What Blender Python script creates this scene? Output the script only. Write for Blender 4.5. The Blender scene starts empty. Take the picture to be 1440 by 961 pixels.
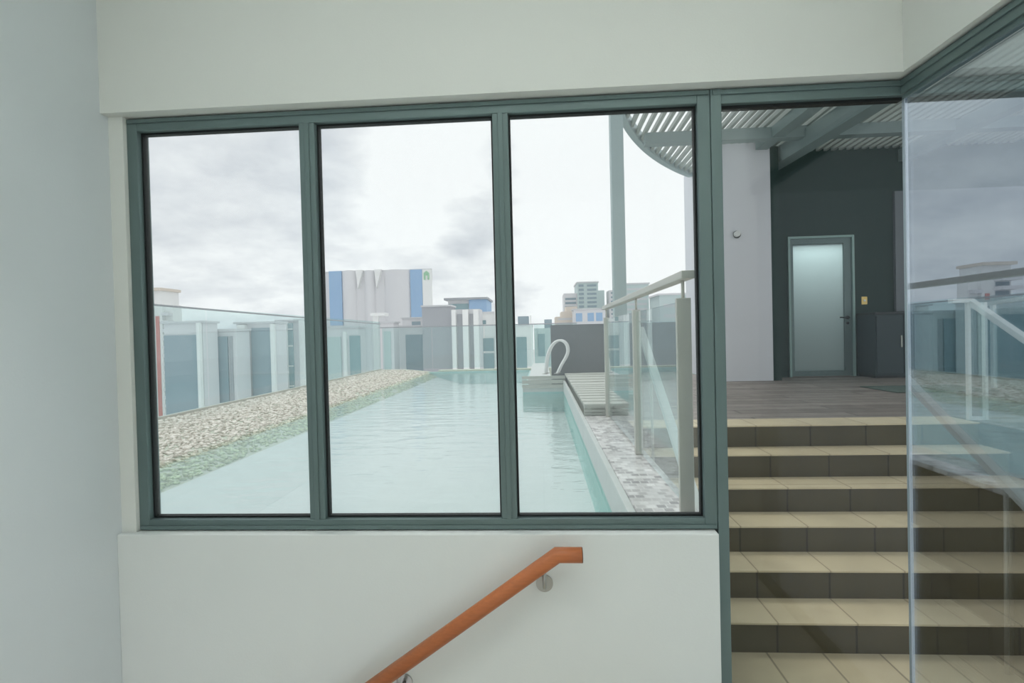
import bpy, bmesh, math, random
from mathutils import Vector, Matrix
random.seed(7)
S = bpy.context.scene
COL = S.collection
EYE = 0.7604          # eye height above the upper terrace (terrace = 0)
D = 2.167             # distance of the window frame's inner face
PI = math.pi

# ------------------------------------------------------------------ materials
def mat(name, col, rough=0.6, metal=0.0, spec=0.4, noise=0.0, nscale=8.0, bump=0.0, bscale=60.0, stretch=None):
    m = bpy.data.materials.new(name); m.use_nodes = True
    nt = m.node_tree; b = nt.nodes['Principled BSDF']
    b.inputs['Base Color'].default_value = (*col, 1)
    b.inputs['Roughness'].default_value = rough
    b.inputs['Metallic'].default_value = metal
    b.inputs['Specular IOR Level'].default_value = spec
    tc = nt.nodes.new('ShaderNodeTexCoord')
    vec = tc.outputs['Object']
    if stretch:
        mp = nt.nodes.new('ShaderNodeMapping'); mp.inputs['Scale'].default_value = stretch
        nt.links.new(vec, mp.inputs['Vector']); vec = mp.outputs['Vector']
    if noise > 0:
        n = nt.nodes.new('ShaderNodeTexNoise'); n.inputs['Scale'].default_value = nscale; n.inputs['Detail'].default_value = 5
        nt.links.new(vec, n.inputs['Vector'])
        r = nt.nodes.new('ShaderNodeMix'); r.data_type = 'RGBA'
        r.inputs['A'].default_value = (*[max(0, c*(1-noise)) for c in col], 1)
        r.inputs['B'].default_value = (*[min(1, c*(1+noise)) for c in col], 1)
        nt.links.new(n.outputs['Fac'], r.inputs['Factor'])
        nt.links.new(r.outputs['Result'], b.inputs['Base Color'])
    if bump > 0:
        n2 = nt.nodes.new('ShaderNodeTexNoise'); n2.inputs['Scale'].default_value = bscale; n2.inputs['Detail'].default_value = 4
        nt.links.new(vec, n2.inputs['Vector'])
        bp = nt.nodes.new('ShaderNodeBump'); bp.inputs['Strength'].default_value = bump; bp.inputs['Distance'].default_value = 0.01
        nt.links.new(n2.outputs['Fac'], bp.inputs['Height']); nt.links.new(bp.outputs['Normal'], b.inputs['Normal'])
    return m

def brick_mat(name, c1, c2, mortar, bw, bh, msize, scale=1.0, rough=0.5, offset=0.5, axis='XY', noise=0.15, spec=0.4):
    m = mat(name, c1, rough, spec=spec); nt = m.node_tree; b = nt.nodes['Principled BSDF']
    tc = nt.nodes.new('ShaderNodeTexCoord'); vec = tc.outputs['Object']
    if axis != 'XY':
        sp = nt.nodes.new('ShaderNodeSeparateXYZ'); nt.links.new(vec, sp.inputs[0])
        cb = nt.nodes.new('ShaderNodeCombineXYZ')
        nt.links.new(sp.outputs[axis[0]], cb.inputs['X']); nt.links.new(sp.outputs[axis[1]], cb.inputs['Y'])
        vec = cb.outputs[0]
    t = nt.nodes.new('ShaderNodeTexBrick'); t.offset = offset
    t.inputs['Color1'].default_value = (*c1, 1); t.inputs['Color2'].default_value = (*c2, 1); t.inputs['Mortar'].default_value = (*mortar, 1)
    t.inputs['Scale'].default_value = scale; t.inputs['Brick Width'].default_value = bw; t.inputs['Row Height'].default_value = bh
    t.inputs['Mortar Size'].default_value = msize; t.inputs['Mortar Smooth'].default_value = 0.1
    nt.links.new(vec, t.inputs['Vector'])
    n = nt.nodes.new('ShaderNodeTexNoise'); n.inputs['Scale'].default_value = 5; n.inputs['Detail'].default_value = 6
    nt.links.new(tc.outputs['Object'], n.inputs['Vector'])
    mr = nt.nodes.new('ShaderNodeMapRange'); mr.inputs['To Min'].default_value = 1-noise; mr.inputs['To Max'].default_value = 1+noise
    nt.links.new(n.outputs['Fac'], mr.inputs['Value'])
    mx = nt.nodes.new('ShaderNodeVectorMath'); mx.operation = 'SCALE'
    nt.links.new(t.outputs['Color'], mx.inputs[0]); nt.links.new(mr.outputs['Result'], mx.inputs['Scale'])
    nt.links.new(mx.outputs[0], b.inputs['Base Color'])
    return m

def glass(name, tint, r0, rough=0.0, veil=0.0, mirror=(0.95, 0.98, 1)):
    """thin sheet of float glass: transparent body, Schlick mirror reflection on both faces"""
    m = bpy.data.materials.new(name); m.use_nodes = True
    nt = m.node_tree; nt.nodes.clear()
    out = nt.nodes.new('ShaderNodeOutputMaterial')
    tr = nt.nodes.new('ShaderNodeBsdfTransparent'); tr.inputs['Color'].default_value = (*tint, 1)
    gl = nt.nodes.new('ShaderNodeBsdfGlossy'); gl.inputs['Roughness'].default_value = rough; gl.inputs['Color'].default_value = (*mirror, 1)
    lw = nt.nodes.new('ShaderNodeLayerWeight'); lw.inputs['Blend'].default_value = 0.5
    pw = nt.nodes.new('ShaderNodeMath'); pw.operation = 'POWER'; pw.inputs[1].default_value = 5
    nt.links.new(lw.outputs['Facing'], pw.inputs[0])
    mr = nt.nodes.new('ShaderNodeMapRange'); mr.inputs['To Min'].default_value = r0; mr.inputs['To Max'].default_value = 0.9
    nt.links.new(pw.outputs[0], mr.inputs['Value'])
    mx = nt.nodes.new('ShaderNodeMixShader')
    nt.links.new(mr.outputs['Result'], mx.inputs[0]); nt.links.new(tr.outputs[0], mx.inputs[1]); nt.links.new(gl.outputs[0], mx.inputs[2])
    last = mx
    if veil > 0:      # milky haze over the view, mixed into the pane's colour
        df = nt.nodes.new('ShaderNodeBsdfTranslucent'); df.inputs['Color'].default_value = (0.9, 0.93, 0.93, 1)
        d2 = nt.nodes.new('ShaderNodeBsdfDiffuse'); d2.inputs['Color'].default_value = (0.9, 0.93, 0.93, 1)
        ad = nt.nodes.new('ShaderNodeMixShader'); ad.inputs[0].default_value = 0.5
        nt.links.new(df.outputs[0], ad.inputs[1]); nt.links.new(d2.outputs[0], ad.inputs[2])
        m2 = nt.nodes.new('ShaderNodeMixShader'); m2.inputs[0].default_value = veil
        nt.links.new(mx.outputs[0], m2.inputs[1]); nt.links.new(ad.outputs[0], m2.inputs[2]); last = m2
    nt.links.new(last.outputs[0], out.inputs['Surface'])
    return m

M = {}
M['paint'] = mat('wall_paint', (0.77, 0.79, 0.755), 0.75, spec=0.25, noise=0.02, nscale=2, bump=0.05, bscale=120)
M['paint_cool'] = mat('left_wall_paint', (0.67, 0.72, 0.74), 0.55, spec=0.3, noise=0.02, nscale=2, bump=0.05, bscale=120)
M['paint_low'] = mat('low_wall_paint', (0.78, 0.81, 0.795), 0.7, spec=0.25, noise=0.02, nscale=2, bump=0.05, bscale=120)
M['room_floor'] = brick_mat('room_floor_tile', (.66, .63, .57), (.69, .65, .59), (.5, .47, .42), .6, .6, .006, offset=0)
M['alu'] = mat('green_grey_aluminium', (0.135, 0.19, 0.19), 0.38, 0.25, 0.5, noise=0.08, nscale=3)
M['gasket'] = mat('black_gasket', (0.01, 0.013, 0.014), 0.6)
M['seal'] = mat('clear_silicone', (0.55, 0.62, 0.70), 0.35)
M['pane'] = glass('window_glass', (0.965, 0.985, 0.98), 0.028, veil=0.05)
M['pane_fixed'] = glass('fixed_light_glass', (0.84, 0.865, 0.86), 0.022)
M['pane_side'] = glass('side_glass', (0.90, 0.925, 0.925), 0.36, mirror=(0.85, 0.92, 1))
M['rail_glass'] = glass('balustrade_glass', (0.905, 0.955, 0.948), 0.05)
M['edge_glass'] = glass('pool_edge_glass', (0.88, 0.95, 0.945), 0.04)
M['wood'] = mat('orange_brown_timber', (0.47, 0.145, 0.048), 0.38, spec=0.5, noise=0.22, nscale=9, stretch=(1, 12, 12))
M['wood_end'] = mat('dark_end_cap', (0.09, 0.04, 0.025), 0.5)
M['steel'] = mat('brushed_steel', (0.56, 0.55, 0.50), 0.42, 0.55, noise=0.05, nscale=20)
M['steel_bright'] = mat('polished_steel', (0.42, 0.42, 0.40), 0.3, 0.85)
M['white_metal'] = mat('white_coated_metal', (0.82, 0.84, 0.83), 0.4)
M['mosaic'] = brick_mat('pool_edge_mosaic', (.78, .77, .76), (.26, .25, .26), (.60, .59, .58), .05, .05, .004, rough=0.3, noise=0.3)
M['coping'] = mat('pale_coping', (0.56, 0.60, 0.59), 0.5, noise=0.12, nscale=9)
M['basin'] = brick_mat('pool_floor_plaster', (.62, .67, .665), (.64, .685, .68), (.59, .645, .64), .6, .6, .006, offset=0, noise=0.06)
M['pool_wall'] = brick_mat('teal_pool_tile', (.22, .56, .51), (.30, .62, .57), (.4, .62, .58), .05, .05, .004, axis='YZ', noise=0.15)
M['pool_end'] = brick_mat('teal_pool_end_tile', (.36, .58, .58), (.41, .62, .61), (.46, .64, .62), .05, .05, .004, axis='XZ', noise=0.15)
M['slope'] = mat('pebble_bed', (0.52, 0.56, 0.47), 0.8, noise=0.35, nscale=22, bump=0.6, bscale=30)
M['tread'] = brick_mat('beige_tread_tile', (.63, .53, .355), (.70, .595, .41), (.40, .33, .22), .42, 1.2, .005, offset=0, noise=0.2)
M['riser'] = brick_mat('olive_riser_tile', (.066, .054, .028), (.088, .073, .038), (.026, .021, .012), .42, 1.2, .006, offset=0, axis='XZ', noise=0.3)
M['landing'] = brick_mat('landing_tile', (.55, .465, .315), (.61, .52, .355), (.32, .27, .185), .30, .60, .006, offset=0, noise=0.2)
M['terrace'] = brick_mat('terrace_planking', (.21, .175, .155), (.31, .27, .24), (.11, .095, .085), 1.8, .20, .010, noise=0.4)
M['timber'] = mat('weathered_timber', (0.50, 0.52, 0.48), 0.7, noise=0.25, nscale=6, stretch=(1, 14, 14))
M['grey_wall'] = mat('dark_grey_render', (0.17, 0.19, 0.21), 0.8, noise=0.06, nscale=3)
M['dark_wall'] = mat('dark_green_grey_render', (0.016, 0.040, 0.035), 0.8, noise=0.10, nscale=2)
M['pale_wall'] = mat('pale_lavender_render', (0.78, 0.785, 0.83), 0.75, noise=0.05, nscale=2)
M['pergola'] = mat('pergola_paint', (0.36, 0.45, 0.46), 0.5, noise=0.05, nscale=4)
M['slat'] = mat('pergola_slat_paint', (0.38, 0.42, 0.39), 0.5, noise=0.05, nscale=4)
M['beam'] = mat('pergola_beam_paint', (0.26, 0.33, 0.33), 0.55, noise=0.05, nscale=4)
M['door_alu'] = mat('door_aluminium', (0.14, 0.20, 0.20), 0.4, 0.2)
M['door_trim'] = mat('door_casing_paint', (0.30, 0.44, 0.41), 0.45)
M['brass'] = mat('brass_plate', (0.75, 0.55, 0.18), 0.35, 0.5)
M['black'] = mat('dark_plastic', (0.03, 0.035, 0.04), 0.5)
M['cabinet'] = mat('dark_blue_grey_laminate', (0.035, 0.055, 0.065), 0.5)
M['mat'] = mat('green_grey_mat', (0.10, 0.14, 0.12), 0.95, noise=0.5, nscale=14)
M['white'] = mat('white_render', (0.84, 0.84, 0.83), 0.8, noise=0.03, nscale=1)
M['city_grey'] = mat('city_grey_render', (0.60, 0.60, 0.62), 0.8, noise=0.04, nscale=.5)
M['city_pale'] = mat('city_pale_cladding', (0.70, 0.69, 0.71), 0.8, noise=0.03, nscale=.3)
M['city_blue'] = mat('city_blue_cladding', (0.28, 0.44, 0.66), 0.6, noise=0.05, nscale=.3)
M['city_slate'] = mat('city_slate_panel', (0.25, 0.33, 0.38), 0.6, noise=0.06, nscale=.8)
M['city_dark'] = mat('city_dark_grey', (0.36, 0.37, 0.40), 0.75, noise=0.05, nscale=.6)
M['city_glass'] = mat('city_window_glass', (0.22, 0.34, 0.37), 0.2, noise=0.06, nscale=.5)
M['city_beige'] = mat('city_beige_render', (0.70, 0.62, 0.54), 0.8, noise=0.03, nscale=.3)
M['city_mint'] = mat('city_mint_cladding', (0.50, 0.60, 0.60), 0.7, noise=0.03, nscale=.3)
M['city_red'] = mat('city_red_paint', (0.62, 0.22, 0.20), 0.7, noise=0.05, nscale=.5)
M['city_green'] = mat('city_green_paint', (0.30, 0.55, 0.36), 0.7)
M['city_ground'] = mat('city_ground', (0.55, 0.57, 0.57), 0.9, noise=0.15, nscale=.02)

def frosted():
    m = bpy.data.materials.new('frosted_glass'); m.use_nodes = True
    nt = m.node_tree; nt.nodes.clear(); out = nt.nodes.new('ShaderNodeOutputMaterial')
    t = nt.nodes.new('ShaderNodeBsdfTranslucent'); t.inputs['Color'].default_value = (0.80, 0.92, 0.92, 1)
    g = nt.nodes.new('ShaderNodeBsdfGlossy'); g.inputs['Roughness'].default_value = 0.35
    x = nt.nodes.new('ShaderNodeMixShader'); x.inputs[0].default_value = 0.06
    nt.links.new(t.outputs[0], x.inputs[1]); nt.links.new(g.outputs[0], x.inputs[2]); nt.links.new(x.outputs[0], out.inputs[0])
    return m
M['frost'] = frosted()

def water():
    m = bpy.data.materials.new('pool_water'); m.use_nodes = True
    nt = m.node_tree; nt.nodes.clear(); out = nt.nodes.new('ShaderNodeOutputMaterial')
    t = nt.nodes.new('ShaderNodeBsdfTransparent'); t.inputs['Color'].default_value = (0.92, 0.965, 0.962, 1)
    g = nt.nodes.new('ShaderNodeBsdfGlossy'); g.inputs['Roughness'].default_value = 0.03; g.inputs['Color'].default_value = (0.9, 0.95, 0.95, 1)
    tc = nt.nodes.new('ShaderNodeTexCoord')
    mp = nt.nodes.new('ShaderNodeMapping'); mp.inputs['Scale'].default_value = (1.4, 3.0, 1)
    nt.links.new(tc.outputs['Object'], mp.inputs['Vector'])
    n = nt.nodes.new('ShaderNodeTexNoise'); n.inputs['Scale'].default_value = 2.2; n.inputs['Detail'].default_value = 3
    nt.links.new(mp.outputs[0], n.inputs['Vector'])
    bp = nt.nodes.new('ShaderNodeBump'); bp.inputs['Strength'].default_value = 0.25; bp.inputs['Distance'].default_value = 0.05
    nt.links.new(n.outputs['Fac'], bp.inputs['Height'])
    nt.links.new(bp.outputs[0], g.inputs['Normal'])
    lw = nt.nodes.new('ShaderNodeLayerWeight'); lw.inputs['Blend'].default_value = 0.5
    nt.links.new(bp.outputs[0], lw.inputs['Normal'])
    pw = nt.nodes.new('ShaderNodeMath'); pw.operation = 'POWER'; pw.inputs[1].default_value = 5
    nt.links.new(lw.outputs['Facing'], pw.inputs[0])
    mr = nt.nodes.new('ShaderNodeMapRange'); mr.inputs['To Min'].default_value = 0.03; mr.inputs['To Max'].default_value = 0.85
    nt.links.new(pw.outputs[0], mr.inputs['Value'])
    x = nt.nodes.new('ShaderNodeMixShader'); nt.links.new(mr.outputs[0], x.inputs[0])
    nt.links.new(t.outputs[0], x.inputs[1]); nt.links.new(g.outputs[0], x.inputs[2]); nt.links.new(x.outputs[0], out.inputs[0])
    return m
M['water'] = water()

# ------------------------------------------------------------------ mesh helpers
class MB:
    def __init__(s): s.bm = bmesh.new()
    def box(s, x0, x1, y0, y1, z0, z1, bev=0.0):
        r = bmesh.ops.create_cube(s.bm, size=1)
        vs = r['verts']
        for v in vs:
            v.co = Vector(((x0+x1)/2 + v.co.x*(x1-x0), (y0+y1)/2 + v.co.y*(y1-y0), (z0+z1)/2 + v.co.z*(z1-z0)))
        if bev > 0:
            es = list({e for v in vs for e in v.link_edges})
            bmesh.ops.bevel(s.bm, geom=es, offset=bev, segments=2, profile=0.5, affect='EDGES')
        return s
    def prism(s, pts, axis, a, b):
        """extrude a closed polygon; axis 'X','Y','Z' is the extrusion axis, pts in the other two (in order)"""
        def P(p, t):
            return {'X': (t, p[0], p[1]), 'Y': (p[0], t, p[1]), 'Z': (p[0], p[1], t)}[axis]
        v0 = [s.bm.verts.new(P(p, a)) for p in pts]; v1 = [s.bm.verts.new(P(p, b)) for p in pts]
        n = len(pts)
        s.bm.faces.new(v0); s.bm.faces.new(v1[::-1])
        for i in range(n): s.bm.faces.new((v0[i], v0[(i+1) % n], v1[(i+1) % n], v1[i]))
        return s
    def bar(s, p, q, w, h, up=(0, 0, 1)):
        """rectangular bar from p to q"""
        p, q = Vector(p), Vector(q); d = (q-p).normalized(); u = Vector(up)
        r = d.cross(u).normalized(); u = r.cross(d).normalized()
        ring = lambda c: [s.bm.verts.new(c + r*sx*w/2 + u*sy*h/2) for sx, sy in ((-1, -1), (1, -1), (1, 1), (-1, 1))]
        a, b = ring(p), ring(q)
        s.bm.faces.new(a[::-1]); s.bm.faces.new(b)
        for i in range(4): s.bm.faces.new((a[i], a[(i+1) % 4], b[(i+1) % 4], b[i]))
        return s
    def tube(s, path, r, seg=14, ref=(0, 1, 0)):
        path = [Vector(p) for p in path]; n = len(path); rings = []
        for i, c in enumerate(path):
            if i == 0: t = path[1]-path[0]
            elif i == n-1: t = path[-1]-path[-2]
            else: t = (path[i+1]-c).normalized() + (c-path[i-1]).normalized()
            t.normalize()
            k = 1.0
            if 0 < i < n-1: k = 1/max(0.5, t.dot((path[i+1]-c).normalized()))
            a = Vector(ref); a = (a - t*a.dot(t)).normalized(); b = t.cross(a).normalized()
            rings.append([s.bm.verts.new(c + a*math.cos(2*PI*j/seg)*r + b*math.sin(2*PI*j/seg)*r*k) for j in range(seg)])
        for A, B in zip(rings, rings[1:]):
            for j in range(seg):
                f = s.bm.faces.new((A[j], A[(j+1) % seg], B[(j+1) % seg], B[j])); f.smooth = True
        s.bm.faces.new(rings[0][::-1]); s.bm.faces.new(rings[-1])
        return s
    def disc(s, c, axis, r, t, seg=24):
        a = Vector(c); b = a + Vector(axis).normalized()*t
        ref = (0, 0, 1) if abs(Vector(axis).normalized().z) < .9 else (1, 0, 0)
        return s.tube([a, b], r, seg, ref)
    def quad(s, *p):
        s.bm.faces.new([s.bm.verts.new(x) for x in p]); return s
    def build(s, name, m, parent=None):
        bmesh.ops.recalc_face_normals(s.bm, faces=s.bm.faces)
        me = bpy.data.meshes.new(name); s.bm.to_mesh(me); s.bm.free()
        o = bpy.data.objects.new(name, me); me.materials.append(m if not isinstance(m, str) else M[m])
        COL.objects.link(o)
        if parent:
            o.parent = parent; o.matrix_parent_inverse = Matrix.Translation(-parent.location)
        return o

def tag(o, label, cat, group=None):
    o['label'] = label; o['category'] = cat
    if group: o['group'] = group
    return o
def thing(name, loc, label, cat, group=None):
    o = bpy.data.objects.new(name, None); COL.objects.link(o); o.location = loc; o.empty_display_size = 0.1
    return tag(o, label, cat, group)
def struct(o, label=None, cat=None):
    o['kind'] = 'structure'
    if label: o['label'] = label
    if cat: o['category'] = cat
    return o
def sthing(name, loc, label, cat):
    o = thing(name, loc, label, cat); o['kind'] = 'structure'; return o
def box(name, m, x0, x1, y0, y1, z0, z1, parent=None, bev=0.0):
    return MB().box(x0, x1, y0, y1, z0, z1, bev).build(name, m, parent)

# ------------------------------------------------------------------ the room: walls, windows and handrail scaled up about the camera position
ZF = -1.02
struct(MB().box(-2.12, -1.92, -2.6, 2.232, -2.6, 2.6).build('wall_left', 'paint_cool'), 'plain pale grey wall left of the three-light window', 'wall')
w = MB()
w.box(-1.92, 1.484, 2.107, 2.28, 1.784, 2.6)             # lintel over the window
w.box(-1.92, -1.852, 2.148, 2.232, -0.11, 1.784)         # jamb at the left
struct(w.build('wall_front', 'paint'), 'white lintel wall above the dark window frames', 'wall')
struct(MB().box(-1.92, 0.728, 2.119, 2.26, -2.6, -0.095, 0.004).build('wall_front_low', 'paint_low'), 'white low wall under the three-light window, with the handrail', 'wall')
w = MB(); w.box(1.484, 1.70, 0.77, 2.28, 1.784, 2.6)
struct(w.build('wall_right', 'paint'), 'white lintel wall above the glass on the right side', 'wall')
struct(MB().box(1.55, 1.67, -2.6, 0.77, ZF-.15, 2.6).build('wall_right_rear', 'paint'))
struct(MB().box(-2.12, 1.67, -2.8, -2.6, -2.6, 2.6).build('wall_back', 'paint'))
struct(MB().box(-2.12, 1.70, -2.8, 2.28, 2.6, 2.75).build('ceiling', 'paint'))
f = MB(); f.box(0.36, 1.55, -2.6, 2.119, ZF-.15, ZF); f.box(-1.92, 0.36, -2.6, 0.75, ZF-.15, ZF); f.box(0.728, 1.60, 2.119, 2.23, ZF-.15, ZF)
f.box(-1.92, .36, .75, 2.119, -2.6, -2.4)
struct(f.build('floor', 'room_floor'))
# inside flight going down to the left under the handrail
fl = thing('indoor_stair', (0.36, 1.4, -2.4), 'indoor stair going down to the left below the wooden handrail', 'stairs')
for k in range(7):
    box('step', 'tread', 0.36-.26*(k+1), 0.36-.26*k, 0.75, 2.112, -2.4, ZF-.18*(k+1), fl)

# ------------------------------------------------------------------ windows
F0, F1 = D, D+0.072
XL, XR, ZB, ZT = -1.852, 0.740, -0.093, 1.780
FS, FH = .048, .056           # visible width of stiles and sill, of the head
win = sthing('window_1', (0, D, -.09), 'dark green-grey framed window of three tall panes facing the pool', 'window')
fr = MB()
fr.box(XL, XL+FS, F0, F1, ZB, ZT, .003); fr.box(XR-.054, XR, F0, F1, ZB, ZT, .003)
fr.box(XL+FS, XR-.054, F0, F1, ZT-FH, ZT, .003); fr.box(XL+FS, XR-.054, F0, F1, ZB, ZB+FS, .003)
fr.box(XL+.007, XR-.007, F0-.008, F0+.002, ZB+.005, ZB+.022, .002); fr.box(XL+.007, XR-.007, F0-.008, F0+.002, ZT-.022, ZT-.005, .002)
fr.build('window_frame', 'alu', win)
MUL = [(-1.050, -.980), (-.188, -.119)]
for a, b in MUL:
    m_ = MB(); m_.box(a, b, F0-.001, F1, ZB+FS, ZT-FH, .003); m_.box(a+.024, b-.024, F0-.007, F0, ZB+FS, ZT-FH, .002)
    m_.build('mullion', 'alu', win)
edges = [XL+FS, MUL[0][0], MUL[0][1], MUL[1][0], MUL[1][1], XR-.054]
for i in range(3):
    a, b = edges[2*i], edges[2*i+1]; z0, z1 = ZB+FS, ZT-FH; t = .008
    g = MB()
    g.box(a, a+t, F0+.026, F0+.054, z0, z1); g.box(b-t, b, F0+.026, F0+.054, z0, z1)
    g.box(a+t, b-t, F0+.026, F0+.054, z0, z0+t); g.box(a+t, b-t, F0+.026, F0+.054, z1-t, z1)
    g.build('gasket', 'gasket', win)
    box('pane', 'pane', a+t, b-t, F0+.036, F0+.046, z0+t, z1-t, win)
# full height fixed light beside it
w2 = sthing('window_2', (1.15, D, ZF), 'full height fixed glass between the window and the glass corner, facing the steps', 'window')
fr = MB()
fr.box(0.740, 0.786, F0-.005, F1, ZF, ZT, .003); fr.box(0.786, 1.56, F0, F1, ZT-.062, ZT, .003); fr.box(0.786, 1.56, F0, F1, ZF, ZF+.03, .003)
fr.box(0.750, 1.55, F0-.009, F0, ZT-.026, ZT-.007, .002)
fr.build('window_frame', 'alu', w2)
g = MB(); g.box(0.786, 0.793, F0+.024, F0+.054, ZF+.03, ZT-.062); g.box(0.793, 1.536, F0+.024, F0+.054, ZT-.074, ZT-.062); g.build('gasket', 'gasket', w2)
box('pane', 'pane_fixed', 0.793, 1.548, F0+.030, F0+.042, ZF+.03, ZT-.066, w2)
box('corner_seal', 'seal', 1.5486, 1.5594, F0+.026, F0+.043, ZF+.03, ZT-.066, w2)
# side glass
w3 = sthing('window_3', (1.554, 1.45, ZF), 'frameless side glass right of the glass corner, mirroring the pool', 'window')
fr = MB(); fr.box(1.514, 1.586, 0.77, F0, ZT-.062, ZT, .003); fr.box(1.524, 1.538, 0.77, F0, ZT-.077, ZT-.06, .002)
fr.box(1.507, 1.516, 0.77, F0, ZT-.029, ZT-.010, .002); fr.box(1.514, 1.586, 0.77, F0, ZF, ZF+.03, .003)
fr.build('window_frame', 'alu', w3)
box('pane', 'pane_side', 1.549, 1.559, 0.77, F0+.025, ZF+.03, ZT-.066, w3)

# ------------------------------------------------------------------ wooden handrail
YH, YW = 2.035, 2.119
hr = thing('handrail', (-.24, YH, -.4), 'orange-brown round wooden handrail on the white low wall', 'handrail')
p0 = Vector((0.148, YH, -.146)); p1 = Vector((0.048, YH, -.146)); dirn = Vector((-.640, 0, -.455)).normalized(); p2 = p1 + dirn*1.45
MB().tube([p0, p1, p2], .031, 24).build('rail', 'wood', hr)
MB().disc(p0, (1, 0, 0), .0307, .003).build('end_cap', 'wood_end', hr)
def bracket(x, z):
    r = MB().disc((x, YW, z), (0, -1, 0), .036, .008, 28).build('bracket', 'steel_bright', hr)
    top = p1 + dirn*((p1.x - x)/abs(dirn.x))
    MB().tube([(x, YW-.008, z), (x, YW-.055, z+.004), (x, YH+.010, z+.020), (x, YH, top.z-.031)], .008, 12, (1, 0, 0)).build('bracket_arm', 'steel_bright', r)
    return r
bracket(-.007, -.303); bracket(-.626, -.740)

# ------------------------------------------------------------------ outside: steps and terrace
RZ, TY, Y0 = .17, .2482, 4.029
XS0, XS1 = .735, 3.36
st = thing('stone_steps', (2, 3.4, -1.02), 'beige tiled steps with dark olive risers climbing to the terrace', 'steps')
for k in range(0, 6):
    y = Y0 - TY*k; z = -RZ*k
    x1 = XS1
    if k > 0: box('tread', 'tread', XS0, x1, y-.012, y+TY+.0, z-.010, z, st)
    else: box('tread', 'tread', XS0, x1, y-.012, y+.29, z-.010, z, st)
    box('riser', 'riser', XS0, x1, y, y+.03, z-RZ, z-.010, st)
struct(box('floor_landing', 'landing', XS0, 6.0, 2.24, Y0-TY*5+.03, -1.3, -1.02), 'beige tiled landing at the foot of the steps', 'floor')
t = MB(); t.box(XS0, 9.5, Y0+.29, 8.0, -.3, 0); t.box(XS1+.035, 9.5, 2.9, Y0+.29, -.3, 0)
struct(t.build('terrace_floor', 'terrace'), 'brown-grey planked terrace floor at the top of the steps', 'floor')
struct(MB().box(XS1+.004, XS1+.035, 2.5, Y0+.29, -1.3, -.002).build('wall_stair_side', 'riser'))

# terrace walls
DW = 7.97
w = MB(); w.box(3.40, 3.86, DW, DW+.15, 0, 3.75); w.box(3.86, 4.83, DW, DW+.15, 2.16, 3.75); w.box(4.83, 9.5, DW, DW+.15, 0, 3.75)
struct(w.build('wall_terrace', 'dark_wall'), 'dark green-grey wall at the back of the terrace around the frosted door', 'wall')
struct(MB().box(2.71, 3.40, 7.50, 9.4, 0, 3.60).build('wall_pier', 'pale_wall'), 'pale lavender wall pier left of the frosted door', 'wall')
struct(MB().box(5.43, 9.5, DW-.05, DW, .98, 2.81).build('reflection_panel', 'grey_wall'))  # added panel standing in for a pale reflection in the fixed glass
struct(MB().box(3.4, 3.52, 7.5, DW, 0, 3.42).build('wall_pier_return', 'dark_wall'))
# lobby behind the door
w = MB(); w.box(3.5, 3.6, DW+.15, 10.2, 0, 2.7); w.box(5.1, 5.2, DW+.15, 10.2, 0, 2.7); w.box(3.5, 5.2, 10.2, 10.3, 0, 2.7); w.box(3.5, 5.2, DW+.15, 10.3, 2.7, 2.8); 
struct(w.build('wall_lobby', 'grey_wall'))
struct(MB().box(3.5, 5.2, DW, 10.3, -.1, 0).build('floor_lobby', 'terrace'))
dr = sthing('door_1', (4.34, DW, 0), 'frosted glass door in a green-grey frame in the dark terrace wall', 'door')
c = MB(); c.box(3.85, 3.885, DW-.03, DW+.08, 0, 2.175, .004); c.box(4.805, 4.84, DW-.03, DW+.08, 0, 2.175, .004); c.box(3.885, 4.805, DW-.03, DW+.08, 2.140, 2.175, .004)
c.build('door_casing', 'door_trim', dr)
c = MB(); c.box(3.885, 3.935, DW-.005, DW+.05, .01, 2.14); c.box(4.69, 4.805, DW-.005, DW+.05, .01, 2.14); c.box(3.935, 4.69, DW-.005, DW+.05, 2.055, 2.14); c.box(3.935, 4.69, DW-.005, DW+.05, .01, .09)
c.build('door_leaf', 'door_alu', dr)
box('frosted_pane', 'frost', 3.935, 4.69, DW+.015, DW+.025, .09, 2.055, dr)
h = MB(); h.tube([(4.735, DW-.005, .905), (4.735, DW-.05, .905), (4.60, DW-.05, .91)], .010, 10, (0, 0, 1)); h.disc((4.735, DW-.005, .905), (0, -1, 0), .028, .008); h.disc((4.735, DW-.005, .82), (0, -1, 0), .02, .01)
h.build('door_handle', 'black', dr)
kp = thing('exit_button', (4.987, DW, 1.16), 'small square brass switch plate right of the frosted door', 'switch')
box('plate', 'brass', 4.945, 5.03, DW-.012, DW, 1.10, 1.22, kp, .004)
box('push_button', 'white_metal', 4.972, 5.003, DW-.020, DW-.012, 1.145, 1.175, kp, .003)
wl = thing('wall_light', (2.909, 7.5, 2.155), 'small round white light on the pale wall pier', 'light')
MB().disc((2.909, 7.50, 2.155), (0, -1, 0), .055, .02, 20).build('base', 'black', wl)
MB().disc((2.895, 7.47, 2.155), (0, -1, 0), .042, .05, 20).build('lamp_shade', 'white', wl)
cb = thing('outdoor_cabinet', (5.25, 7.7, 0), 'dark blue-grey low cabinet against the terrace wall right of the door', 'cabinet')
box('body', 'cabinet', 4.875, 5.66, 7.55, DW-.01, .04, .93, cb); box('worktop', 'black', 4.86, 5.68, 7.53, DW-.01, .93, .965, cb, .004)
box('plinth', 'black', 4.9, 5.63, 7.6, DW-.01, 0, .04, cb)
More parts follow.
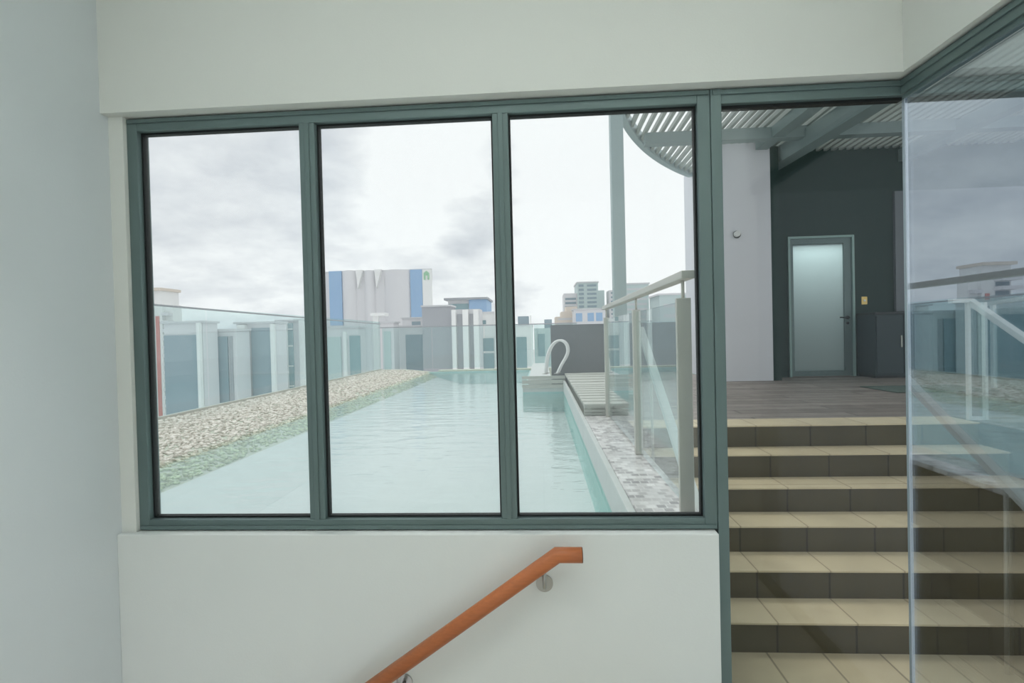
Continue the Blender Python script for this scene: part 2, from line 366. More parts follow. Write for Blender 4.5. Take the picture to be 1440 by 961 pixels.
for a in (4.885, 5.27): 
    d_ = box('cabinet_door', 'cabinet', a, a+.375, 7.532, 7.55, .07, .91, cb, .003)
    box('handle', 'steel', a+.33 if a < 5 else a+.03, a+.345 if a < 5 else a+.045, 7.515, 7.532, .45, .62, d_)
mt = tag(box('door_mat', 'mat', 4.0, 5.1, 5.85, 6.5, 0.002, .012, None, .003), 'dark green-grey mat lying on the terrace floor before the frosted door', 'mat')

# ------------------------------------------------------------------ pergola
def circle3(a, b, c):
    ax, ay = a; bx, by = b; cx, cy = c
    d = 2*(ax*(by-cy)+bx*(cy-ay)+cx*(ay-by))
    ux = ((ax*ax+ay*ay)*(by-cy)+(bx*bx+by*by)*(cy-ay)+(cx*cx+cy*cy)*(ay-by))/d
    uy = ((ax*ax+ay*ay)*(cx-bx)+(bx*bx+by*by)*(ax-cx)+(cx*cx+cy*cy)*(bx-ax))/d
    return ux, uy, math.hypot(ax-ux, ay-uy)
PCX, PCY, PR = circle3((1.095, 6.232), (1.957, 7.965), (2.812, 8.967))
pg = thing('pergola', (3, 6, 0), 'round-edged slatted pergola roof over the terrace and steps', 'pergola')
PZ = 3.45
def arc_y(x):
    q = PR*PR-(x-PCX)**2
    return PCY + math.sqrt(q) if q > 0 else None
# rim
m_ = MB(); pts = []
a0 = math.atan2(2.9-PCY, -math.sqrt(max(0.01, PR*PR-(2.9-PCY)**2))); 
a1 = math.atan2(arc_y(2.72)-PCY, 2.72-PCX)
if a0 < 0: a0 += 2*PI
N = 40
ring = []
for i in range(N+1):
    a = a0 + (a1-a0)*i/N
    for rr, zz in ((PR, PZ), (PR+.09, PZ), (PR+.09, PZ+.16), (PR, PZ+.16)):
        ring.append(m_.bm.verts.new((PCX+rr*math.cos(a), PCY+rr*math.sin(a), zz)))
for i in range(N):
    for j in range(4):
        m_.bm.faces.new((ring[4*i+j], ring[4*i+(j+1) % 4], ring[4*i+4+(j+1) % 4], ring[4*i+4+j]))
m_.build('rim', 'pergola', pg)
x = PCX-PR+.06
first = None
while x < 7.2:
    ya = arc_y(x) or 99
    ys = PCY - math.sqrt(max(0, PR*PR-(x-PCX)**2))
    ye = min(ya, 7.5 if 2.69 < x < 3.42 else (DW if x >= 3.42 else 99))
    ys = max(2.9, ys)
    if ye - ys > .05:
        box('slat', 'slat', x-.022, x+.022, ys, ye, PZ+.03, PZ+.09, pg)
    x += .113
box('beam', 'beam', arc_y and 1.50, 7.2, 6.93, 7.07, PZ-.12, PZ+.03, pg)
box('beam', 'beam', .98, 7.2, 4.6, 4.72, PZ-.10, PZ+.03, pg)
MB().bar((3.24, 7.4, PZ-.04), (3.40, 3.0, PZ-.04), .17, .14).build('beam', 'beam', pg)
MB().bar((3.62, DW, 3.32), (4.05, 3.0, 3.32), .20, .24).build('beam', 'beam', pg)
MB().bar((5.6, DW, 3.36), (5.7, 3.0, 3.36), .16, .18).build('beam', 'beam', pg)
box('post', 'pergola', .845, .985, 5.70, 5.84, 0, PZ+.05, pg, .004)

# ------------------------------------------------------------------ pool
WZ = -.33; BZ = -.68
PX = .41
pool = thing('swimming_pool', (-1.5, 6, BZ), 'long rooftop swimming pool of pale aqua water behind the window', 'pool')
b = MB()
# floor with a raised left margin (cross section in X,Z) along Y
b.prism([(-3.12, -.46), (-2.4, BZ), (PX, BZ), (PX, BZ-.2), (-3.12, BZ-.2)], 'Y', 2.27, 9.25)
b.prism([(-3.12, -.46), (-2.4, BZ), (-.35, BZ), (-.35, BZ-.2), (-3.12, BZ-.2)], 'Y', 9.25, 14.85)
b.build('basin', 'basin', pool)
box('side_wall', 'pool_wall', PX, PX+.10, 2.27, 9.25, BZ-.2, WZ+.02, pool)
e = MB(); e.box(-.35, PX+.1, 9.25, 9.35, BZ-.2, WZ+.02); e.box(-3.4, -.35, 14.85, 14.95, BZ-.2, WZ+.03); e.box(-.35, -.25, 9.35, 14.95, BZ-.2, WZ+.02)
e.build('end_wall', 'pool_end', pool)
wt = MB(); wt.quad((-3.6, 2.27, WZ), (PX, 2.27, WZ), (PX, 9.25, WZ), (-3.6, 9.25, WZ)); wt.quad((-3.6, 9.25, WZ), (-.35, 9.25, WZ), (-.35, 14.85, WZ), (-3.6, 14.85, WZ))
wt.build('water', 'water', pool)
cp = MB(); cp.box(PX-.01, PX+.03, 2.27, 9.25, WZ+.02, -.105, .004); cp.box(-.35, PX, 9.25, 9.33, WZ+.02, -.24, .004)
cp.build('coping', 'coping', pool)
box('mosaic_ledge', 'mosaic', PX+.03, .735, 2.27, 5.2, -.13, -.10, pool, .003)
box('ledge_wall', 'riser', PX+.10, .733, 2.27, 5.2, -1.3, -.13, pool)
# pebble margin on the left and far side
pb = MB()
pb.prism([(-5.0, -.22), (-4.2, -.23), (-3.45, -.31), (-3.12, -.46), (-3.12, -.9), (-5.0, -.9)], 'Y', 2.27, 15.3)
pb.box(-3.12, 1.1, 14.95, 15.3, -.9, -.26)
bed = struct(pb.build('pool_surround_ground', 'slope'), 'pebbled margin between the pool water and the glass balustrade', 'ground')
# loose pebbles: nobody could count them
def pebble_mat():
    m = mat('pebble_stone', (.6, .6, .5), 0.7); nt = m.node_tree; bs = nt.nodes['Principled BSDF']
    at = nt.nodes.new('ShaderNodeTexNoise'); at.inputs['Scale'].default_value = 18; at.inputs['Detail'].default_value = 1
    tc = nt.nodes.new('ShaderNodeTexCoord'); nt.links.new(tc.outputs['Object'], at.inputs['Vector'])
    cr = nt.nodes.new('ShaderNodeValToRGB')
    cr.color_ramp.elements[0].position = .35; cr.color_ramp.elements[0].color = (.44, .40, .33, 1)
    cr.color_ramp.elements[1].position = .62; cr.color_ramp.elements[1].color = (.84, .80, .73, 1)
    nt.links.new(at.outputs['Fac'], cr.inputs[0]); sz = nt.nodes.new('ShaderNodeSeparateXYZ'); nt.links.new(tc.outputs['Object'], sz.inputs[0])
    al = nt.nodes.new('ShaderNodeMapRange'); al.inputs['From Min'].default_value = -.30; al.inputs['From Max'].default_value = -.36; nt.links.new(sz.outputs['Z'], al.inputs['Value'])
    mg = nt.nodes.new('ShaderNodeMix'); mg.data_type = 'RGBA'; mg.blend_type = 'MULTIPLY'; mg.inputs['B'].default_value = (.74, .90, .66, 1)      # algae on the wet stones
    nt.links.new(al.outputs[0], mg.inputs['Factor']); nt.links.new(cr.outputs[0], mg.inputs['A']); nt.links.new(mg.outputs['Result'], bs.inputs['Base Color'])
    return m
ico = bmesh.new(); bmesh.ops.create_icosphere(ico, subdivisions=1, radius=1)
iv = [v.co.copy() for v in ico.verts]; ifc = [[v.index for v in f.verts] for f in ico.faces]; ico.free()
verts, faces = [], []
def surf(x):
    P = [(-5.0, -.22), (-4.2, -.23), (-3.45, -.31), (-3.12, -.46)]
    for (a, za), (c_, zc) in zip(P, P[1:]):
        if a <= x <= c_: return za + (zc-za)*(x-a)/(c_-a)
    return -.46
def scatter(n, ya, yb, r0, r1):
    for _ in range(n):
        x = random.uniform(-4.86, -3.14); y = random.uniform(ya, yb); r = random.uniform(r0, r1); z = surf(x)
        rot = Matrix.Rotation(random.uniform(0, 6.28), 3, 'Z'); base = len(verts)
        sx, sy, sz = r*random.uniform(.8, 1.3), r, r*.6
        for v in iv:
            p = rot @ Vector((v.x*sx, v.y*sy, v.z*sz)); verts.append((x+p.x, y+p.y, z+p.z+.006))
        faces.extend([[base+i for i in f] for f in ifc])
scatter(11000, 2.8, 9, .014, .027)
scatter(3500, 9, 15, .022, .036)
me = bpy.data.meshes.new('pebbles'); me.from_pydata(verts, [], faces); me.polygons.foreach_set('use_smooth', [True]*len(me.polygons))
po = bpy.data.objects.new('pebbles', me); me.materials.append(pebble_mat()); COL.objects.link(po)
po['kind'] = 'stuff'; tag(po, 'loose pale pebbles covering the margin left of the pool', 'pebbles')

# edge balustrade of the pool
BX = -4.9
eb = thing('pool_edge_balustrade', (BX, 8, -.22), 'frameless glass balustrade with thin top rail along the far pool edge', 'balustrade')
ys = [3.2, 5.15, 7.06, 8.95, 10.9, 12.9, 15.0]
for a, c in zip(ys, ys[1:]): box('glass_panel', 'edge_glass', BX-.006, BX+.006, a+.012, c-.012, -.20, 1.26, eb)
xs = [-4.85, -3.3, -1.7, -.2]
for a, c in zip(xs, xs[1:]): box('glass_panel', 'edge_glass', a+.012, c-.012, 15.0, 15.012, -.20, 1.06, eb)
r = MB(); r.bar((BX, 3.2, 1.275), (BX, 15.0, 1.19), .04, .022); r.bar((BX, 15.006, 1.08), (1.1, 15.006, 1.07), .04, .03)
r.build('top_rail', 'city_dark', eb)
box('base_channel', 'steel', BX-.03, BX+.03, 3.2, 15.03, -.24, -.18, eb)
box('glass_panel', 'edge_glass', -.188, 1.1, 15.0, 15.012, -.20, 1.06, eb)

# timber deck, L-shaped: beside the ledge and across the pool end
td = thing('timber_deck', (.6, 8, -.1), 'weathered timber deck of cross boards at the far right end of the pool', 'deck')
bd = MB(); y = 5.22
while y < 9.5:
    x0 = PX+.03 if y < 9.22 else -.36
    bd.box(x0, .84 if y < 5.95 else 1.20, y, y+(.19 if y < 7.2 else .34), -.01, .02); y += (.25 if y < 7.2 else .46)
bd.build('boards', 'timber', td)
for z0, z1 in ((-.10, -.075), (-.065, -.04), (-.03, -.012)): box('fascia', 'timber', PX+.03, .735, 5.238, 5.262, z0, z1, td)
for z0, z1 in ((-.235, -.17), (-.155, -.085), (-.07, -.012)): box('fascia', 'timber', -.36, PX+.03, 9.22, 9.245, z0, z1, td)
box('subframe', 'timber', PX+.105, .72, 5.27, 9.5, -.5, -.012, td)
struct(MB().box(.20, 2.71, 9.6, 9.8, -1, .935).build('wall_parapet', 'grey_wall'), 'dark grey parapet wall behind the timber deck and pool ladder', 'wall')
struct(MB().box(.735, 2.71, 5.9, 9.6, -.4, -.012).build('terrace_floor_far', 'terrace'))
struct(MB().box(-.25, .19, 9.51, 14.94, -1, -.10).build('floor_pool_end', 'coping'))

# pool ladder grab rails
ld = thing('pool_ladder', (.3, 9.3, .02), 'white looped pool ladder grab rails standing on the timber deck', 'ladder')
loop = [(.07, .02), (.085, .22), (.125, .40), (.19, .54), (.27, .62), (.36, .645), (.44, .61), (.488, .53), (.495, .42), (.45, .31), (.37, .19), (.29, .02)]
def smooth(p, n=2):
    for _ in range(n):
        q = [p[0]]
        for a, c in zip(p, p[1:]):
            q += [(a[0]*.75+c[0]*.25, a[1]*.75+c[1]*.25), (a[0]*.25+c[0]*.75, a[1]*.25+c[1]*.75)]
        p = q + [p[-1]]
    return p
L = smooth(loop)
for oy, ox in ((9.28, 0), (9.44, .035)):
    MB().tube([(a+ox, oy, c) for a, c in L], .021, 12, (0, 1, 0)).build('grab_rail', 'white_metal', ld)
for oy, ox in ((9.28, 0), (9.44, .035)):
    for a in (.07, .29): MB().disc((a+ox, oy, .02), (0, 0, 1), .05, .012, 16).build('base_flange', 'steel_bright', ld)

# ------------------------------------------------------------------ steel and glass balustrade between pool ledge and steps
BR = .675
pb_ = thing('pool_side_balustrade', (BR, 3.6, -.1), 'steel post and glass balustrade on the mosaic ledge beside the pool', 'balustrade')
posts = [(2.38, .068, .024), (3.52, .052, .05), (5.10, .05, .05)]
for y, wx, wy in posts:
    p = box('post', 'steel', BR-wx/2, BR+wx/2, y, y+wy, -.10, .915, pb_, .003)
    MB().tube([(BR, y+wy/2, .91), (BR, y+wy/2, 1.0)], .008, 10).build('spigot', 'steel', p)
    if wx > .06: continue
r = MB(); r.box(BR-.032, BR+.032, 2.30, 5.22, .998, 1.035, .005); r.build('handrail', 'steel', pb_)
for a, c in ((2.42, 3.51), (3.59, 5.09)):
    box('glass_panel', 'rail_glass', BR-.006, BR+.006, a, c, -.07, .90, pb_)
# steel handrail of the steps, left side
def stair_z(y, h): return h - (RZ/TY)*(Y0-y)
sl = thing('stair_handrail', (.73, 3.3, -.2), 'flat steel handrail sloping beside the steps behind the pool balustrade glass', 'handrail')
hb = MB(); hb.bar((.765, 3.86, stair_z(3.86, .90)), (.765, 2.45, stair_z(2.45, .90)), .05, .035); hb.build('rail', 'white_metal', sl)
for y in (3.55, 2.64):
    MB().tube([(.770, y, stair_z(y, .88)), (.775, y, -RZ*math.ceil((Y0-y)/TY-.02)+.0)], .010, 10, (1, 0, 0)).build('baluster', 'steel', sl)
# right side of the steps
rr = thing('stair_balustrade', (3.4, 3.6, -.2), 'steel and glass balustrade down the far right side of the steps', 'balustrade')
for x, y, zb, zt in ((3.375, 4.12, 0, .93), (3.50, 4.12, 0, .93)):
    box('post', 'white_metal', x-.012, x+.012, y, y+.03, zb, zt, rr, .003)
box('base_rail', 'white_metal', 3.38, 3.49, 4.125, 4.145, .0, .025, rr)
b_ = MB(); b_.bar((3.25, 4.14, .945), (3.40, 4.14, .945), .05, .03); b_.bar((3.40, 4.15, .945), (3.40, 2.6, .945-.685*1.5), .05, .04); b_.build('handrail', 'white_metal', rr)
g_ = MB(); g_.prism([(4.10, .90), (2.75, .90-.685*1.35), (2.75, -.93), (3.0, -.75), (4.10, .02)], 'X', 3.426, 3.438); g_.build('glass_panel', 'rail_glass', rr)
# terrace edge rail further right
te = thing('terrace_balustrade', (5.3, 6.2, 0), 'white-railed glass balustrade on the terrace right of the steps', 'balustrade')
MB().bar((5.95, 7.3, 1.0), (4.7, 5.05, 1.0), .05, .04).build('handrail', 'white_metal', te)
for tt in (0.02, .5, .98):
    x_, y_ = 5.95-1.25*tt, 7.3-2.25*tt
    box('post', 'white_metal', x_-.02, x_+.02, y_-.02, y_+.02, 0, .985, te)
MB().bar((5.92, 7.25, .5), (4.73, 5.10, .5), .010, .86).build('glass_panel', 'rail_glass', te)

# ------------------------------------------------------------------ city: building positions and sizes worked out from image pixels at guessed depths
GZ = -45
struct(MB().box(-900, 900, 20, 1500, GZ-1, GZ).build('city_ground', 'city_ground'))
def building(name, label, base, cat='building'):
    return thing(name, (base[0], base[1], GZ), label, cat)
def bwall(p, m, x0, x1, y, dep, z1, name='wall', z0=GZ): return box(name, m, x0, x1, y, y+dep, z0, z1, p)
def pan(p, name, m, x0, x1, y, z0, z1, d=.12): return box(name, m, x0, x1, y-d, y+.02, z0, z1, p)

# large warehouse block with blue stripes
b1 = building('warehouse_block', 'large pale block with two tall blue stripes on the skyline', (-31, 90))
MB().prism([(-43, 90), (-19.5, 90), (-23.4, 108), (-43, 108)], 'Z', GZ, 13.0).build('wall', 'city_pale', b1)
def curved(x0, x1, dep, z1):
    n = 12; pts = [(x0, 90.3)] + [(x0+(x1-x0)*i/n, 90-dep*math.sin(PI*i/n)**.7) for i in range(n+1)] + [(x1, 90.3)]
    return MB().prism(pts, 'Z', GZ, z1)
curved(-36.2, -33.5, .8, 13.3).build('curved_bay', 'city_pale', b1); curved(-32.1, -30.0, .9, 13.2).build('curved_bay', 'city_pale', b1); curved(-28.4, -23.5, 1.2, 13.15).build('curved_bay', 'city_pale', b1)
for a, c, zt in ((-38.6, -36.25, 13.3), (-23.45, -21.25, 13.1)): pan(b1, 'blue_stripe', 'city_blue', a, c, 90, 3.3, zt, .3)
pan(b1, 'end_bay', 'white', -21.2, -19.5, 90, 0, 13.05, .35)
for a in (-33.4, -29.95): MB().prism([(a, 13.3), (a+1.3, 13.3), (a+.35, 9.9)], 'Y', 89.2, 90.1).build('lit_notch', 'white', b1)  # white wedges painting the brightly lit notches between the bays
em = MB(); em.prism([(-20.9, 11.2), (-20.9, 12.4), (-20.4, 12.8), (-19.9, 12.4), (-19.9, 11.2), (-20.2, 11.2), (-20.2, 12.0), (-20.6, 12.0), (-20.6, 11.2)], 'Y', 89.5, 89.7); em.build('emblem', 'city_green', b1)
MB().prism([(-43.05, 89.95), (-19.45, 89.95), (-23.35, 108.05), (-43.05, 108.05)], 'Z', 13.0, 13.25).build('parapet', 'city_grey', b1)
# blue topped building
b2 = building('blue_topped_building', 'white building with a blue box top and flat roof line', (-8, 60))
bwall(b2, 'white', -11.2, -5.6, 60, 10, 3.5); pan(b2, 'roof_box', 'city_blue', -8.5, -6.4, 60, 3.4, 5.15, .3); bwall(b2, 'city_blue', -8.5, -6.4, 60, 6, 5.15, 'roof_box', 3.5)
box('roof', 'city_dark', -11.5, -6.2, 59.4, 66, 5.15, 5.4, b2); pan(b2, 'window_band', 'city_glass', -11, -8.6, 60, 3.9, 4.7, .1); bwall(b2, 'city_pale', -11.1, -8.5, 60.02, 6, 5.15, 'upper_floor', 3.5)
# grey block and its white columns
b3 = building('grey_block', 'plain mid grey block with white columns beside it behind the pool', (-6, 32))
bwall(b3, 'city_dark', -7.65, -5.75, 32, 1.7, 2.72); bwall(b3, 'city_grey', -5.75, -3.9, 32, 1.7, 2.5, 'wing')
box('roof', 'city_grey', -7.7, -5.7, 31.9, 33.75, 2.72, 2.82, b3)
for a, c in ((-5.65, -5.4), (-4.95, -4.6), (-4.25, -3.95)): pan(b3, 'column', 'white', a, c, 32, -6, 2.45, .35)
for a in (-5.4, -4.6): pan(b3, 'window', 'city_dark', a+.05, a+.42, 32, -6, 2.2, .05)
b4 = building('white_house', 'small white building with two dark window bands behind the pool end', (-3.5, 34))
bwall(b4, 'white', -4.15, -2.9, 34, 4, 2.3); 
for z0, z1 in ((-.3, .58), (-1.57, -.45), (1.55, 1.82)): pan(b4, 'window', 'city_glass', -4.0 if z0 < 1 else -4.0, -3.2 if z0 < 1 else -3.7, 34, z0, z1, .06)
box('roof', 'city_pale', -4.2, -2.85, 33.9, 38, 2.3, 2.4, b4); pan(b4, 'drain_pipe', 'white', -3.1, -3.0, 34, -6, 2.9, .2)
b5 = building('tank_roofed_house', 'white building with a grey roof tank beside the second mullion', (-1.1, 36))
bwall(b5, 'white', -1.9, -.6, 36, 4, 1.4); bwall(b5, 'city_slate', -1.6, -.82, 36.1, 1, 2.1, 'roof_tank', 1.4); pan(b5, 'pole', 'white', -.72, -.62, 36, -6, 2.15, .12)
pan(b5, 'window', 'city_glass', -1.75, -1.0, 36, -1.8, .6, .06); box('roof', 'city_pale', -1.95, -.55, 35.9, 40, 1.36, 1.46, b5)
b5b = building('pale_roof_house', 'pale low building left of the dark grey parapet', (.1, 40))
bwall(b5b, 'city_mint', -.5, 1.2, 40, 4, 1.25); pan(b5b, 'window', 'city_glass', -.2, .35, 40, -1, .8, .06); box('roof_hut', 'city_slate', .35, .95, 40.2, 41.5, 1.25, 1.95, b5b)
# residential tower
b6 = building('apartment_tower', 'tall pale stepped apartment tower beyond the parapet', (12, 120))
bwall(b6, 'city_mint', 9.1, 14.0, 120, 10, 12.8); bwall(b6, 'city_pale', 5.9, 9.1, 121, 8, 10.5, 'side_wing'); bwall(b6, 'city_mint', 14.0, 15.6, 121, 8, 11, 'side_wing')
box('roof', 'city_grey', 8.9, 14.2, 119.8, 130, 12.8, 13.1, b6)
for z in range(3, 13):
    pan(b6, 'window', 'city_slate', 9.4, 10.6, 120, z-.1, z+.45, .1); pan(b6, 'window', 'city_slate', 11.4, 13.6, 120, z-.1, z+.4, .1)
    if z < 10: pan(b6, 'window', 'city_slate', 6.2, 8.8, 121, z-.1, z+.4, .1)
b7 = building('beige_apartment', 'beige stepped building left of the apartment tower', (5, 100))
bwall(b7, 'city_beige', 3.1, 7.5, 100, 8, 4.2); bwall(b7, 'city_beige', 4.3, 7.5, 100.3, 7, 5.2, 'upper_floor', 4); bwall(b7, 'city_beige', 5.3, 7.5, 100.5, 7, 6.2, 'upper_floor', 5)
for z in (2.6, 3.5): pan(b7, 'window', 'city_grey', 3.6, 6.8, 100, z, z+.4, .08)
b8 = building('bluish_office', 'low pale office with bluish windows below the apartment tower', (9, 95))
bwall(b8, 'city_pale', 6.4, 12.6, 95, 4.2, 5.2)
for a in (6.8, 9.0, 10.6): pan(b8, 'window', 'city_blue', a, a+1.2, 95, 3.0, 4.6, .08)
box('roof', 'city_grey', 6.2, 12.8, 94.8, 99.3, 5.2, 5.45, b8)
b9 = building('mint_office_tower', 'pale mint office tower behind the pool side balustrade', (19, 100))
bwall(b9, 'city_mint', 16.9, 21.6, 100, 10, 10.2); box('roof', 'city_grey', 16.7, 21.8, 99.8, 110, 10.2, 10.5, b9)
for z in range(0, 10): pan(b9, 'window', 'city_grey', 17.3, 21.2, 100, z+.1, z+.45, .08)
b9b = building('slim_tower', 'slim pale tower half behind the pergola post', (17.5, 120))
bwall(b9b, 'city_pale', 16.6, 18.4, 120, 5, 10.9); 
for z in range(3, 11): pan(b9b, 'window', 'city_slate', 17.0, 18.0, 120, z, z+.4, .08)
b9c = building('mint_long_block', 'long low mint block right of the mint office tower', (26, 90))
bwall(b9c, 'city_mint', 21.3, 36, 90, 8, 7.2); box('roof', 'city_pale', 21.0, 36.3, 89.8, 98, 7.2, 7.5, b9c)
for z in (3.2, 5.0): pan(b9c, 'window', 'city_grey', 22, 35, 90, z, z+.6, .08)
# red and white tower on the left
b10 = building('balcony_tower', 'white tower with red panels and stacked balconies at the far left', (-48, 60))
bwall(b10, 'white', -50.6, -47.4, 60, 3, 7.4); bwall(b10, 'white', -47.4, -46.3, 60.5, 1.5, 5.6, 'side_wing')
for k in range(16):
    z = 5.6-k*1.05
    box('balcony', 'city_pale', -50.9, -48.7, 58.9, 60, z, z+.42, b10)
    if z < 5: box('balcony', 'city_pale', -47.3, -46.4, 59.7, 60.5, z-.3, z+.1, b10)
    pan(b10, 'window', 'city_slate', -50.4, -48.9, 60, z+.45, z+.95, .05)
pan(b10, 'red_panel', 'city_red', -48.2, -47.75, 60, -14, 4.2, .1)
box('roof', 'city_beige', -50.9, -47.2, 59.5, 63.2, 7.4, 7.75, b10)
# row of flat-roofed terrace houses beyond the balustrade
def house(label, x0, x1, y, zt, panels, piers, roof=True):
    h = building('terrace_house', label, ((x0+x1)/2, y)); h['group'] = 'flat-roofed houses beyond the pool balustrade'
    bwall(h, 'city_pale', x0, x1, y, 1.2, zt)
    for a, c, z1, mm in panels: pan(h, 'window_wall', mm, a, c, y, -9, z1, .08)
    for a, c, z1 in piers: pan(h, 'pier', 'white', a, c, y, -9, z1, .22)
    if roof: box('roof', 'city_grey', x0-.1, x1+.1, y-.15, y+1.25, zt, zt+.1, h)
    return h
house('flat-roofed house with one broad slate panel, first beyond the balustrade', -18.88, -16.9, 24, 1.75, [(-18.85, -17.15, 1.15, 'city_slate')], [(-17.05, -16.9, 1.75)])
house('flat-roofed house with narrow slate panels and a dark slit', -17.35, -16.05, 25.45, 1.35, [(-17.2, -16.5, 1.05, 'city_slate'), (-16.42, -16.25, 1.05, 'city_dark')], [])
house('flat-roofed house with broad white pier and slate panel', -17.0, -14.75, 27, 1.75, [(-16.12, -15.0, 1.5, 'city_slate')], [(-16.85, -16.4, 1.7), (-14.95, -14.75, 1.7)])
g_h = house('flat-roofed house with a white-barred grid window', -15.7, -14.0, 29, 1.9, [(-15.6, -14.75, 1.8, 'city_glass')], [(-14.3, -14.0, 1.95)])
gm = MB()
for a in (-15.35, -15.1): gm.box(a, a+.05, 28.85, 28.93, -9, 1.8)
for z in (-2, -.8, .4, 1.4): gm.box(-15.6, -14.75, 28.85, 28.93, z, z+.06)
gm.build('window_bars', 'white', g_h)
house('pale house beside the first mullion with glazed bays', -13.4, -11.15, 30, 1.45, [(-13.2, -12.25, .9, 'city_mint'), (-11.7, -11.05, .95, 'city_glass')], [(-12.05, -11.85, 1.2)])
b_h = house('pale house with a tall white chimney pier', -10.9, -9.55, 32, 1.75, [(-10.2, -9.75, 1.2, 'city_mint')], [(-10.85, -10.5, 2.3)])
box('chimney_cap', 'white', -10.9, -10.0, 31.5, 32.5, 2.2, 2.4, b_h)
house('grey-windowed house left of the plain grey block', -9.75, -7.85, 34.0, 1.5, [(-9.3, -8.0, .95, 'city_slate')], [])
hb_ = house('distant pale roof hut with dark window', -11.2, -9.4, 40, 2.3, [(-10.4, -9.7, 2.05, 'city_slate')], [])

# ------------------------------------------------------------------ sky
W = bpy.data.worlds.new('World'); S.world = W; W.use_nodes = True
nt = W.node_tree; nt.nodes.clear()
def N(t, **kw):
    n = nt.nodes.new(t)
    for k, v in kw.items(): setattr(n, k, v)
    return n
def math_(op, a, b=None, clamp=False):
    n = N('ShaderNodeMath', operation=op); n.use_clamp = clamp
    for i, v in enumerate((a, b)):
        if v is None: continue
        if isinstance(v, (int, float)): n.inputs[i].default_value = v
        else: nt.links.new(v, n.inputs[i])
    return n.outputs[0]
out = N('ShaderNodeOutputWorld'); bg = N('ShaderNodeBackground'); bg.inputs['Strength'].default_value = 1.0
nt.links.new(bg.outputs[0], out.inputs[0])
tc = N('ShaderNodeTexCoord'); sp = N('ShaderNodeSeparateXYZ'); nt.links.new(tc.outputs['Generated'], sp.inputs[0])
zz = math_('ADD', math_('MAXIMUM', sp.outputs['Z'], 0.0), 0.28)
cb_ = N('ShaderNodeCombineXYZ')
nt.links.new(math_('DIVIDE', sp.outputs['X'], zz), cb_.inputs[0]); nt.links.new(math_('DIVIDE', sp.outputs['Y'], zz), cb_.inputs[1])
n1 = N('ShaderNodeTexNoise'); n1.inputs['Scale'].default_value = 2.3; n1.inputs['Detail'].default_value = 8; n1.inputs['Roughness'].default_value = .6
nt.links.new(cb_.outputs[0], n1.inputs['Vector'])
def blob(dx, dz, rx, rz):
    L_ = math.sqrt(dx*dx+1+dz*dz); c = (dx/L_, 1/L_, dz/L_)
    a = math_('DIVIDE', math_('SUBTRACT', sp.outputs['X'], c[0]), rx); b = math_('DIVIDE', math_('SUBTRACT', sp.outputs['Z'], c[2]), rz)
    d = math_('ADD', math_('MULTIPLY', a, a), math_('MULTIPLY', b, b))
    return math_('SUBTRACT', 1.0, d, True)
# cloud density
dens = math_('MULTIPLY', math_('SUBTRACT', n1.outputs['Fac'], .5), 3.2)
left = math_('MULTIPLY', math_('MULTIPLY', sp.outputs['X'], -1.0), .95)
dens = math_('ADD', dens, math_('SUBTRACT', left, .10))
for (dx, dz, rx, rz, w_) in ((-.145, .215, .075, .065, .85), (.014, .262, .075, .018, .75), (-.09, .27, .06, .02, .4), (-.40, .40, .07, .09, .55), (-.25, .33, .17, .15, -.9), (-.6, .12, .25, .08, -.35), (-.02, .12, .12, .05, .3)):
    dens = math_('ADD', dens, math_('MULTIPLY', blob(dx, dz, rx, rz), w_))
right = math_('MULTIPLY', blob(.16, .28, .22, .4), -1.2)
dens = math_('ADD', dens, right)
fac = N('ShaderNodeMapRange'); fac.inputs['From Min'].default_value = -.25; fac.inputs['From Max'].default_value = .95; fac.clamp = True
nt.links.new(dens, fac.inputs['Value'])
cm = N('ShaderNodeMix', data_type='RGBA'); cm.inputs['A'].default_value = (1.06, 1.06, 1.08, 1); cm.inputs['B'].default_value = (.64, .665, .73, 1)
nt.links.new(fac.outputs[0], cm.inputs['Factor'])
nt.links.new(cm.outputs['Result'], bg.inputs['Color'])

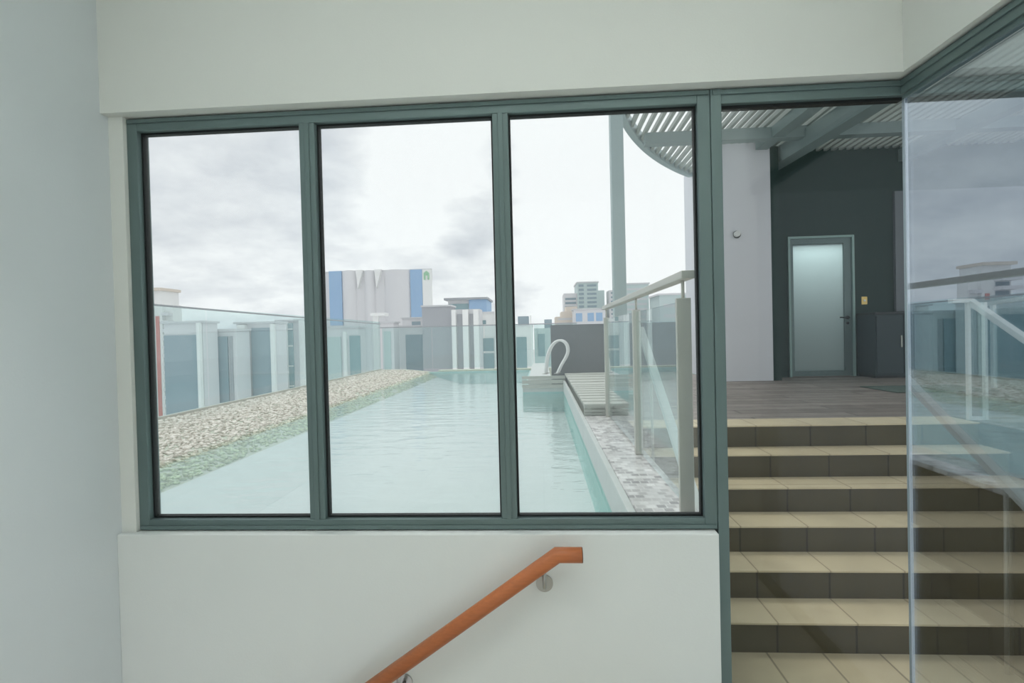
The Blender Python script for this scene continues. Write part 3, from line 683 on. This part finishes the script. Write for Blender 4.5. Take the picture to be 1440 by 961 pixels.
sun = bpy.data.lights.new('sun', 'SUN'); sun.energy = 1.1; sun.angle = math.radians(15); sun.color = (1, .97, .92)
so = bpy.data.objects.new('sun', sun); COL.objects.link(so); so.rotation_euler = Vector((.35, -.25, -1.0)).to_track_quat('-Z', 'Y').to_euler()

def area(name, loc, target, sx, sy, power, col=(1, 1, 1)):
    l = bpy.data.lights.new(name, 'AREA'); l.shape = 'RECTANGLE'; l.size = sx; l.size_y = sy; l.energy = power; l.color = col
    o = bpy.data.objects.new(name, l); COL.objects.link(o); o.location = loc
    o.rotation_euler = (Vector(target)-Vector(loc)).to_track_quat('-Z', 'Y').to_euler(); return o
area('overhead_fill', (-.1, 1.12, 2.57), (-.1, 1.12, 0), 3.0, 0.8, 1.5, (1, .985, .95))  # added fill light under the ceiling, no fitting there
area('back_wall_fill', (0, .75, 2.55), (0, -2.6, .4), 2.4, 0.3, 112, (.97, 1, 1))  # added light bounced off the back wall to brighten the room
area('door_pane_fill', (4.3, 8.6, 2.66), (4.3, 8.6, 0), 0.9, 0.5, 27, (1, .97, .97))  # added unseen light, makes the frosted pane brighter towards its top

# ------------------------------------------------------------------ camera
cam = bpy.data.cameras.new('camera'); cam.sensor_width = 36; cam.lens = 36*700/1440; cam.clip_end = 3000; cam.clip_start = .02
co = bpy.data.objects.new('camera', cam); COL.objects.link(co)
yaw, pitch, roll = .0572, -.0130, -.0241
cy, sy = math.cos(yaw), math.sin(yaw); fwd = Vector((-sy, cy, 0)); rt = Vector((cy, sy, 0)); up = Vector((0, 0, 1))
cp_, sp_ = math.cos(pitch), math.sin(pitch); fwd, up = cp_*fwd+sp_*up, cp_*up-sp_*fwd
cr_, sr_ = math.cos(roll), math.sin(roll); rt, up = cr_*rt+sr_*up, cr_*up-sr_*rt
mw = Matrix((rt, up, -fwd)).transposed().to_4x4(); mw.translation = (0, 0, EYE); co.matrix_world = mw
S.camera = co
S.view_settings.view_transform = 'Standard'; S.view_settings.look = 'None'; S.view_settings.gamma = 1.0
S.view_settings.use_curve_mapping = False; S.view_settings.exposure = 0.0
